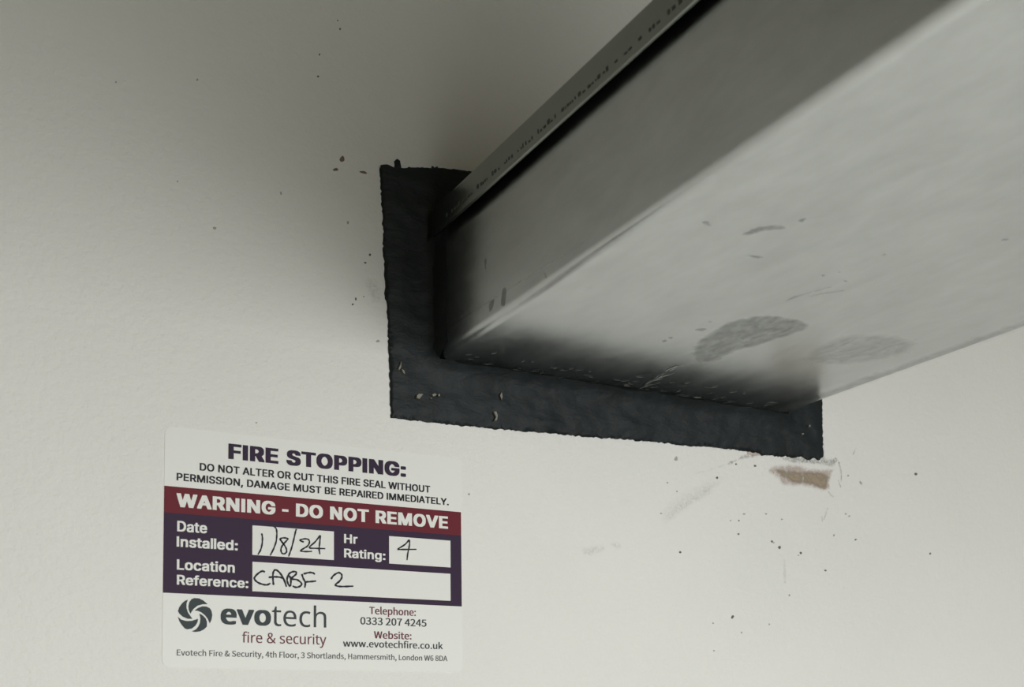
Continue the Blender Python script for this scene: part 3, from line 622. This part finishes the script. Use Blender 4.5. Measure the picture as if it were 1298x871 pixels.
hs322|148 -7 124 -6 102 -4 83 -1 66 4 50 9 35 16 35 70 50 63 68 56 87 50 107 45 128 42 149 41 176 43 198 47 214 55 229 72 234 94 233 107 227 118 217 129 200 140 186 147 168 155 146 164 124 173 104 182 86 191 71 200 58 211 48 223 40 237 36 253 34 271 38 299 51 323 72 342 99 356 132 364 169 367 191 366 211 364 231 360 249 355 267 350 284 343 264 296 248 301 233 307 216 312 200 315 183 318 165 318 143 317 124 313 110 307 95 293 91 275 93 261 99 249 111 239 129 229 144 222 162 215 183 206 205 198 225 189 242 180 263 165 279 147 288 126 291 99 287 67 274 41 253 20 224 5 189 -4
ht243|167 -7 149 -6 132 -2 115 3 100 11 87 22 77 37 68 55 63 78 62 105 62 314 11 314 11 343 62 366 86 443 121 443 121 360 225 360 225 314 121 314 121 106 123 86 128 70 137 57 155 46 177 42 191 42 205 44 218 46 228 49 228 4 216 0 201 -4 184 -6
hu416|184 -7 144 -3 111 7 86 25 68 49 57 83 53 124 53 360 113 360 113 128 122 81 148 52 193 42 229 46 256 57 276 76 289 102 296 134 299 173 299 360 358 360 358 0 310 0 301 48 298 48 285 31 269 17 250 6 229 -1 207 -5
hv342|136 0 0 360 63 360 140 148 145 132 151 115 157 97 162 80 166 65 169 52 171 52 175 65 179 81 184 98 190 116 196 133 201 148 278 360 341 360 204 0
hy343|56 -161 41 -161 28 -160 17 -158 7 -156 7 -109 16 -110 25 -111 36 -112 47 -113 66 -111 83 -105 97 -95 108 -82 118 -67 127 -49 146 -1 1 360 64 360 142 155 148 137 154 120 160 104 167 80 172 57 175 57 180 76 187 101 193 119 199 137 206 156 279 360 343 360 187 -50 174 -81 157 -108 139 -131 116 -148 89 -158
t 78|
t&238|91 -5 119 -1 143 9 165 25 185 12 205 2 224 -5 232 22 217 27 201 36 184 47 203 75 218 105 229 138 199 138 190 110 178 85 163 63 139 84 117 109 98 135 126 156 147 181 156 211 150 237 133 255 105 261 74 253 54 232 47 201 49 182 54 162 63 141 38 121 20 97 13 67 23 30 50 5|144 42 128 31 112 24 95 21 69 27 51 43 44 68 48 87 60 103 76 118 96 91 119 65|86 156 77 179 74 201 82 228 106 239 124 230 130 210 124 189 108 172
t,97|26 -67 54 -49 71 -24 77 7 70 34 50 44 33 38 26 22 33 5 50 -1 54 0 49 -20 37 -36 19 -48
t.97|49 -5 65 2 72 20 65 37 49 44 32 37 26 20 32 2
t0194|97 -5 130 4 156 29 172 70 177 129 172 187 156 229 130 253 97 261 64 253 39 229 23 187 18 129 23 70 39 29 64 4|97 21 72 33 55 68 48 129 55 190 72 225 97 236 123 225 140 190 146 129 140 68 123 33
t2194|15 0 177 0 177 28 106 28 85 27 64 25 105 67 137 108 157 147 165 186 155 226 129 252 90 261 60 257 36 244 14 224 33 206 48 221 66 231 86 235 112 229 128 211 133 185 126 150 104 112 68 68 15 19
t3194|92 -5 134 4 163 29 175 69 167 100 148 121 120 134 120 136 144 149 160 169 166 197 156 232 130 254 91 261 64 257 40 246 20 231 37 210 53 223 70 232 90 235 113 230 128 216 133 195 127 170 104 152 62 146 62 121 109 115 135 97 142 70 135 44 117 28 90 22 64 26 43 37 27 51 10 31 30 13 57 0
t4194|119 0 149 0 149 71 183 71 183 96 149 96 149 257 114 257 7 92 7 71 119 71|119 96 40 96 99 184 109 203 119 222 121 222 120 198 119 175
t5194|92 -5 123 1 150 18 169 46 176 83 165 130 137 157 98 165 78 163 60 155 67 229 163 229 163 257 39 257 30 137 47 126 68 137 90 141 118 134 137 114 143 83 136 50 116 29 89 22 62 26 42 37 26 50 9 29 30 13 56 0
t6194|105 -5 142 6 169 35 179 79 170 124 146 150 108 159 87 156 67 145 50 129 56 179 70 212 91 229 116 235 138 230 157 215 175 235 159 249 139 258 114 261 79 254 48 230 27 187 20 123 26 67 44 27 71 3|50 103 68 122 86 132 103 136 128 129 144 109 149 79 143 48 128 28 105 21 78 30 59 58
t7194|69 0 103 0 108 69 119 127 141 182 178 237 178 257 17 257 17 229 142 229 110 178 88 125 75 67
t8194|98 -5 140 4 168 28 178 62 172 92 156 114 135 129 135 131 151 146 164 168 169 193 161 228 136 252 99 261 63 252 38 230 28 195 33 171 46 151 63 136 63 135 40 118 23 95 16 64 27 28 56 4|116 139 87 152 66 170 57 195 63 217 77 232 98 237 122 231 137 214 142 191 139 173 130 155|98 19 71 25 52 42 44 67 49 90 61 109 80 125 114 110 138 91 148 63 142 40 124 25
t:97|49 137 65 143 72 161 65 179 49 186 32 179 26 161 32 143|49 -5 65 2 72 20 65 37 49 44 32 37 26 20 32 2
tA213|1 0 34 0 59 78 153 78 177 0 211 0 124 257 88 257|67 104 79 144 88 172 97 201 105 230 106 230 115 201 123 172 132 144 145 104
tD241|35 0 101 0 152 9 190 34 212 75 220 129 212 184 189 224 152 248 99 257 35 257|68 27 68 230 97 230 136 224 165 204 181 172 187 129 181 86 165 54 136 34 97 27
tE206|35 0 187 0 187 28 68 28 68 121 165 121 165 149 68 149 68 229 183 229 183 257 35 257
tF193|35 0 68 0 68 115 166 115 166 143 68 143 68 229 183 229 183 257 35 257
tH255|35 0 68 0 68 121 187 121 187 0 220 0 220 257 187 257 187 149 68 149 68 257 35 257
tL190|35 0 180 0 180 28 68 28 68 257 35 257
tS208|106 -5 153 5 183 31 194 68 187 100 168 122 141 137 104 153 84 162 68 175 62 196 68 215 84 228 110 233 132 230 151 222 168 209 185 230 164 246 139 257 110 261 68 252 39 228 29 193 37 162 57 141 81 127 118 111 140 101 155 87 161 65 154 44 136 29 107 24 81 28 57 39 36 56 17 33 42 13 72 0
tT210|89 0 121 0 121 229 199 229 199 257 11 257 11 229 89 229
tW307|63 0 102 0 140 155 144 175 149 194 153 213 154 213 159 194 163 175 167 155 206 0 245 0 298 257 267 257 239 117 235 89 230 62 225 34 223 34 217 62 211 89 205 117 169 257 140 257 104 117 98 89 92 62 86 34 85 34 80 62 74 89 69 117 42 257 9 257
ta197|76 -5 99 -1 120 9 139 23 140 23 143 0 169 0 169 117 162 158 141 185 103 195 74 191 49 182 29 170 41 148 58 158 77 165 98 168 122 161 134 144 137 120 85 111 49 97 28 77 21 49 28 20 47 2|85 21 61 28 51 51 59 73 87 89 137 99 137 46 120 32 103 24
tb216|116 -5 147 2 173 22 192 55 199 98 194 138 179 169 155 188 123 195 102 191 82 182 63 168 64 202 64 279 32 279 32 0 58 0 61 20 62 20 79 7 98 -2|111 22 97 24 81 30 64 42 64 142 82 156 99 165 115 168 144 159 160 135 165 98 158 57 139 31
tc178|107 -5 129 -2 150 7 169 19 155 41 134 28 110 22 79 31 59 57 51 95 59 133 80 159 111 168 131 164 149 152 165 173 150 184 132 192 110 195 75 188 46 169 26 137 18 95 25 53 44 22 72 2
td217|97 -5 119 -1 138 9 155 22 156 22 159 0 185 0 185 279 153 279 153 206 154 173 138 185 121 192 101 195 70 188 43 168 25 137 19 95 24 53 40 21 65 2|104 22 76 31 58 56 51 95 59 133 79 159 106 168 122 166 137 160 153 148 153 48 137 34 121 25
te194|109 -5 133 -2 154 5 172 15 160 36 138 25 113 21 81 29 59 52 50 88 178 88 179 96 179 106 170 153 145 184 103 195 72 188 44 168 25 137 18 95 25 53 45 22 74 2|49 110 59 142 79 163 104 169 129 163 146 143 151 110
tf114|12 164 37 164 37 0 69 0 69 164 110 164 110 190 69 190 69 220 76 248 96 258 107 256 118 252 125 277 110 282 93 283 62 276 43 254 37 221 37 190 12 188
th212|32 0 64 0 64 138 82 154 98 164 116 167 137 162 149 145 152 116 152 0 184 0 184 120 178 161 159 186 126 195 102 191 81 179 63 163 64 202 64 279 32 279
ti96|32 0 64 0 64 190 32 190|48 229 64 235 70 251 64 266 48 271 33 266 27 251 33 235
tk193|32 0 64 0 64 50 99 92 155 0 190 0 118 113 181 190 146 190 65 90 64 90 64 279 32 279
tl99|66 -5 77 -4 84 -2 80 23 76 22 73 22 67 25 64 36 64 279 32 279 32 38 36 15 47 0
tm324|32 0 64 0 64 138 81 154 97 164 112 167 132 162 144 145 147 116 147 0 179 0 179 138 196 154 212 164 227 167 247 162 259 145 263 116 263 0 294 0 294 120 288 161 269 186 237 195 215 190 194 178 174 159 164 178 146 191 121 195 100 191 80 179 62 162 58 190 32 190
tn213|32 0 64 0 64 138 82 154 98 164 116 167 137 162 149 145 152 116 152 0 184 0 184 120 178 161 159 186 126 195 102 191 81 179 62 162 58 190 32 190
to212|106 -5 139 2 167 22 187 53 194 95 187 137 167 169 139 188 106 195 73 188 45 169 25 137 18 95 25 53 45 22 73 2|106 22 77 31 58 57 51 95 58 133 77 159 106 168 135 159 154 133 161 95 154 57 135 31
tp217|32 -80 64 -80 64 -16 63 18 81 5 98 -2 116 -5 147 2 173 22 192 55 199 98 194 138 179 169 155 188 123 195 101 191 81 181 62 168 58 190 32 190|111 22 97 24 81 30 64 42 64 142 82 156 99 165 115 168 144 159 160 135 165 98 158 57 139 31
tr136|32 0 64 0 64 122 79 148 95 162 112 166 122 166 131 163 137 191 127 194 116 195 96 190 78 176 62 155 58 190 32 190
ts164|82 -5 120 3 143 24 151 52 142 81 120 98 93 110 73 118 58 128 52 143 61 162 88 170 111 165 131 153 146 173 130 184 110 192 87 195 52 188 29 168 22 141 30 115 51 97 77 86 98 78 114 66 120 50 111 29 83 20 62 23 44 31 27 43 11 22 31 8 56 -1
tt132|92 -5 110 -2 127 2 121 27 110 23 99 21 76 31 70 58 70 164 121 164 121 190 70 190 70 244 43 244 40 190 9 188 9 164 38 164 38 59 43 25 60 3
tu212|88 -5 112 0 132 12 151 30 152 30 154 0 181 0 181 190 149 190 149 55 132 37 115 26 97 23 77 28 65 45 62 74 62 190 29 190 29 70 36 29 55 4
tv182|73 0 111 0 178 190 146 190 110 82 105 63 99 44 93 26 91 26 85 44 79 63 74 82 38 190 5 190
tw281|62 0 99 0 126 102 131 120 135 138 139 157 141 157 145 138 150 120 154 103 181 0 220 0 272 190 241 190 213 80 209 62 205 45 202 27 200 27 195 45 191 62 187 80 157 190 126 190 96 80 92 62 87 45 83 27 82 27 78 45 74 62 70 80 42 190 9 190
ty182|35 -82 68 -73 91 -50 106 -16 178 190 147 190 112 85 107 67 102 49 97 31 95 31 89 49 82 67 76 85 38 190 5 190 81 0 77 -15 67 -36 53 -50 34 -56 26 -55 19 -53 13 -78 23 -81"""
FONT = {}
for ln in GLYPHS.split('\n'):
    k, ch = ln[0], ln[1]
    head, *loops = ln[2:].split('|')
    out = []
    for l in loops:
        q = list(map(int, l.split()))
        if q: out.append([(q[a], q[a + 1]) for a in range(0, len(q), 2)])
    FONT[k, ch] = [int(head), out, None]
FONT['g', 'I'] = [170, [[(52, 0), (118, 0), (118, 509), (52, 509)]], None]
FONT['g', '-'] = [235, [[(30, 165), (190, 165), (190, 225), (30, 225)]], None]
FONT['g', 'l'] = [140, [[(40, 0), (100, 0), (100, 528), (40, 528)]], None]
CAP = {'g': 509, 'h': 480, 't': 257}; XH = {'g': 379, 'h': 360, 't': 190}
def glyph(k, ch):
    g = FONT[k, ch]
    if g[2] is None and g[1]:
        # outlines may overlap themselves: keep the triangles with a non-zero winding number
        v = []; e = []
        for l in g[1]:
            b = len(v); v += [Vector((x / 1000, y / 1000)) for x, y in l]
            e += [(b + q, b + (q + 1) % len(l)) for q in range(len(l))]
        rr = delaunay_2d_cdt(v, e, [], 0, 1e-6)
        vs = [(p[0] * 1000, p[1] * 1000) for p in rr[0]]; tr = [tuple(f) for f in rr[2]]
        C = np.array([np.mean([vs[q] for q in f], axis=0) for f in tr]); w = np.zeros(len(tr), int)
        for l in g[1]:
            for (x1, y1), (x2, y2) in zip(l, l[1:] + l[:1]):
                if y1 == y2: continue
                hit = ((y1 > C[:, 1]) != (y2 > C[:, 1])) & (C[:, 0] < (x2 - x1) * (C[:, 1] - y1) / (y2 - y1) + x1)
                w += hit * (1 if y2 > y1 else -1)
        fs = [f for f, k in zip(tr, w) if k]
        g[2] = (vs, fs)
    return g[0], g[2] or ([], [])
def text(name, s, k, left, right, top, mat, bold=(0, 0), ref='cap', track=0.0, y=Y3, parent=label):
    (xl, zl), (xr_, zr_), (_, zt) = W(*left), W(*right), W(*top)
    x = 0; items = []
    for ch in s:
        adv, (vv, ff) = glyph(k, ch); items.append((x, vv, ff)); x += adv + track
    allx = [a + p[0] for a, vv, _ in items for p in vv]
    bx, bz = bold
    mn, mx = min(allx) - bx, max(allx) + bx
    sx = (xr_ - xl) / (mx - mn); h = (CAP if ref == 'cap' else XH)[k] + (bz if bz else 0)
    zb_ = (zl + zr_) / 2; sz = (zt - zl) / h
    offs = [(0, 0)] if not (bx or bz) else [(a * bx, b * bz * 0.5) for a in (-1, 0, 1) for b in (-1, 0, 1)]
    v = []; f = []
    for q, (ox, oz) in enumerate(offs):
        for a, vv, ff in items:
            b = len(v)
            v += [(xl + (a + px_ + ox - mn) * sx, y - q * 2e-6, zb_ + (pz + oz + bz * 0.5) * sz) for px_, pz in vv]
            f += [tuple(b + t for t in t3) for t3 in ff]
    return fix_front(mesh(name, v, f, mat, parent))
BD = (26, 34)
text('title_text', 'FIRE STOPPING:', 'g', (289.1, 581.9), (514.2, 605.0), (289.1, 562.4), M_TITLE, (52, 46), track=52)
text('notice_text', 'DO NOT ALTER OR CUT THIS FIRE SEAL WITHOUT', 'g', (252.9, 596.8), (544.9, 624.8), (252.9, 587.2), M_BLK, (25, 28), track=16)
text('notice_text', 'PERMISSION, DAMAGE MUST BE REPAIRED IMMEDIATELY.', 'g', (223.6, 609.1), (568.4, 640.9), (223.6, 599.6), M_BLK, (25, 28), track=16)
text('warning_text', 'WARNING - DO NOT REMOVE', 'g', (223.3, 643), (567.4, 670.4), (223.3, 625.6), M_WHITE, (42, 42), track=40)
text('field_text', 'Date', 'g', (224.2, 673.8), (262.1, 676.4), (224.2, 660.4), M_WHITE, (27, 30), track=18)
text('field_text', 'Installed:', 'g', (223.5, 693.1), (301, 698.2), (223.5, 680), M_WHITE, (27, 30), track=18)
text('field_text', 'Hr', 'g', (435.7, 688.6), (452.8, 689.9), (435.7, 677), M_WHITE, (27, 30), track=18)
text('field_text', 'Rating:', 'g', (435.7, 706.9), (488.1, 710.2), (435.7, 695.6), M_WHITE, (27, 30), track=18)
text('field_text', 'Location', 'g', (223.8, 722.2), (297.2, 726.4), (223.8, 709.1), M_WHITE, (27, 30), track=18)
text('field_text', 'Reference:', 'g', (223.8, 741.1), (314.4, 746), (223.8, 728.6), M_WHITE, (27, 30), track=18)
text('company_name', 'evo', 'h', (279.3, 791.2), (343.1, 793.6), (279.3, 771.5), M_SLATE, (29, 26), ref='x', track=26)
text('company_name', 'tech', 'h', (344.3, 793.3), (413.2, 796), (344.3, 773.4), M_SLATE, (0, 0), ref='x')
text('company_line', 'fire & security', 'h', (306.5, 814.7), (413.2, 817.4), (306.5, 804.8), M_MAROON, (3, 3), ref='x')
text('contact_text', 'Telephone:', 't', (467.8, 778.5), (526.7, 781), (467.8, 769.3), M_MAROON, (7, 6))
text('contact_text', '0333 207 4245', 't', (456.4, 791.9), (540.2, 794.4), (456.4, 782.7), M_SLATE, (6, 5))
text('contact_text', 'Website:', 't', (473.7, 809.3), (521.1, 811.0), (473.7, 800.2), M_MAROON, (7, 6))
text('contact_text', 'www.evotechfire.co.uk', 't', (434.5, 820.1), (560.9, 822.9), (434.5, 811.4), M_SLATE, (6, 5))
text('address_text', 'Evotech Fire & Security, 4th Floor, 3 Shortlands, Hammersmith, London W6 8DA', 't', (223.8, 830.9), (566.7, 838.4), (223.8, 823.4), M_GREYT, (4, 4))
# swirl emblem of five curved blades
emblem = empty('emblem', (W(247, 780)[0], 0, W(247, 780)[1])); emblem.parent = label
emblem.matrix_parent_inverse = label.matrix_basis.inverted()
bpy.context.view_layer.update()
EB = dict(sc=9.677, ox=215, oy=750)
def sub(o, par): # parent to a part that itself has a parent
    o.parent = par; o.matrix_parent_inverse = Matrix.Translation(-par.location); return o
for b in ([(300, 80), (360, 85), (410, 110), (464, 155), (400, 158), (340, 175), (290, 215), (252, 272), (232, 225), (228, 180), (240, 130), (265, 95)],
          [(303, 233), (350, 200), (400, 182), (450, 185), (490, 205), (512, 240), (521, 290), (510, 350), (490, 392), (465, 335), (430, 290), (385, 255), (345, 238)],
          [(362, 270), (400, 290), (440, 330), (455, 370), (455, 430), (420, 465), (370, 490), (310, 497), (268, 490), (320, 465), (350, 430), (370, 385), (375, 330)],
          [(97, 308), (140, 345), (200, 362), (270, 360), (347, 334), (340, 375), (315, 420), (270, 455), (215, 465), (185, 455), (150, 415), (120, 370)],
          [(221, 99), (205, 150), (205, 200), (220, 255), (277, 336), (220, 335), (160, 310), (115, 270), (100, 240), (115, 195), (150, 145), (185, 115)]):
    a = WP(b, **EB); q, fq = cdt(resample(a, 0.0004, 0))
    o = fix_front(mesh('blade', [(x, Y3, z) for x, z in q], fq, M_SLATE)); sub(o, emblem)

# handwriting
def pen(name, strokes, sc, ox, oy, wd):
    v = []; f = []
    for s in strokes:
        p = smooth_open([W(ox + a / sc, oy + b / sc) for a, b in s], 7) if len(s) > 2 else [np.array(W(ox + a / sc, oy + b / sc)) for a, b in s]
        n = len(p); b0 = len(v)
        for q in range(n):
            t = p[min(q + 1, n - 1)] - p[max(q - 1, 0)]; t = t / max(np.linalg.norm(t), 1e-9)
            w = wd * (0.75 if q in (0, n - 1) else 1.0) * (1 + 0.15 * math.sin(q * 0.9)) / 2
            nx, nz = -t[1] * w, t[0] * w
            y = Y4 - b0 * 2e-9
            v += [(p[q][0] + nx, y, p[q][1] + nz), (p[q][0] - nx, y, p[q][1] - nz)]
        f += [(b0 + 2 * q, b0 + 2 * q + 1, b0 + 2 * q + 3, b0 + 2 * q + 2) for q in range(n - 1)]
    return fix_front(mesh(name, v, f, M_PEN, label))
pen('handwritten_date', [[(150, 150), (158, 200), (155, 270), (138, 340), (106, 398)], [(298, 72), (321, 105), (325, 170), (316, 250), (288, 330), (248, 408)],
     [(398, 268), (368, 228), (366, 213), (405, 203), (452, 212), (436, 238), (390, 292), (373, 340), (383, 378), (408, 388), (436, 372), (437, 335), (415, 290), (385, 250), (366, 222)],
     [(553, 100), (543, 130), (525, 210), (500, 310), (476, 380), (462, 420)], [(640, 252), (594, 233), (640, 215), (688, 220), (705, 250), (685, 295), (640, 325), (601, 352), (650, 362), (735, 360)],
     [(830, 172), (770, 250), (703, 315), (790, 325), (888, 328)], [(831, 172), (825, 250), (817, 330), (825, 394)]], 9.171, 315, 660, 0.00050)
pen('handwritten_location', [[(186, 602), (160, 588), (110, 615), (68, 662), (72, 692), (112, 725), (170, 745), (215, 748), (250, 730)], [(288, 752), (281, 690), (281, 620), (296, 582), (322, 578), (362, 612), (405, 680), (438, 772)], [(230, 662), (300, 656), (370, 662), (410, 682)],
     [(482, 770), (455, 735), (445, 680), (465, 625), (505, 598), (545, 598), (550, 622), (515, 655), (488, 680), (560, 690), (611, 730), (600, 762), (550, 778), (508, 762)], [(470, 640), (488, 690), (486, 765)],
     [(616, 622), (632, 672), (656, 725), (650, 782)], [(635, 622), (700, 606), (745, 610), (768, 628)], [(660, 715), (720, 711), (782, 705)], [(955, 682), (985, 640), (1040, 608), (1075, 625), (1080, 662), (1055, 705), (1006, 748), (1045, 766), (1120, 768), (1215, 764)]], 9.171, 315, 660, 0.00058)
pen('handwritten_rating', [[(712, 148), (670, 195), (604, 238), (640, 243), (782, 242)], [(713, 148), (714, 200), (698, 280), (690, 346)]], 7.635, 425, 665, 0.00050)
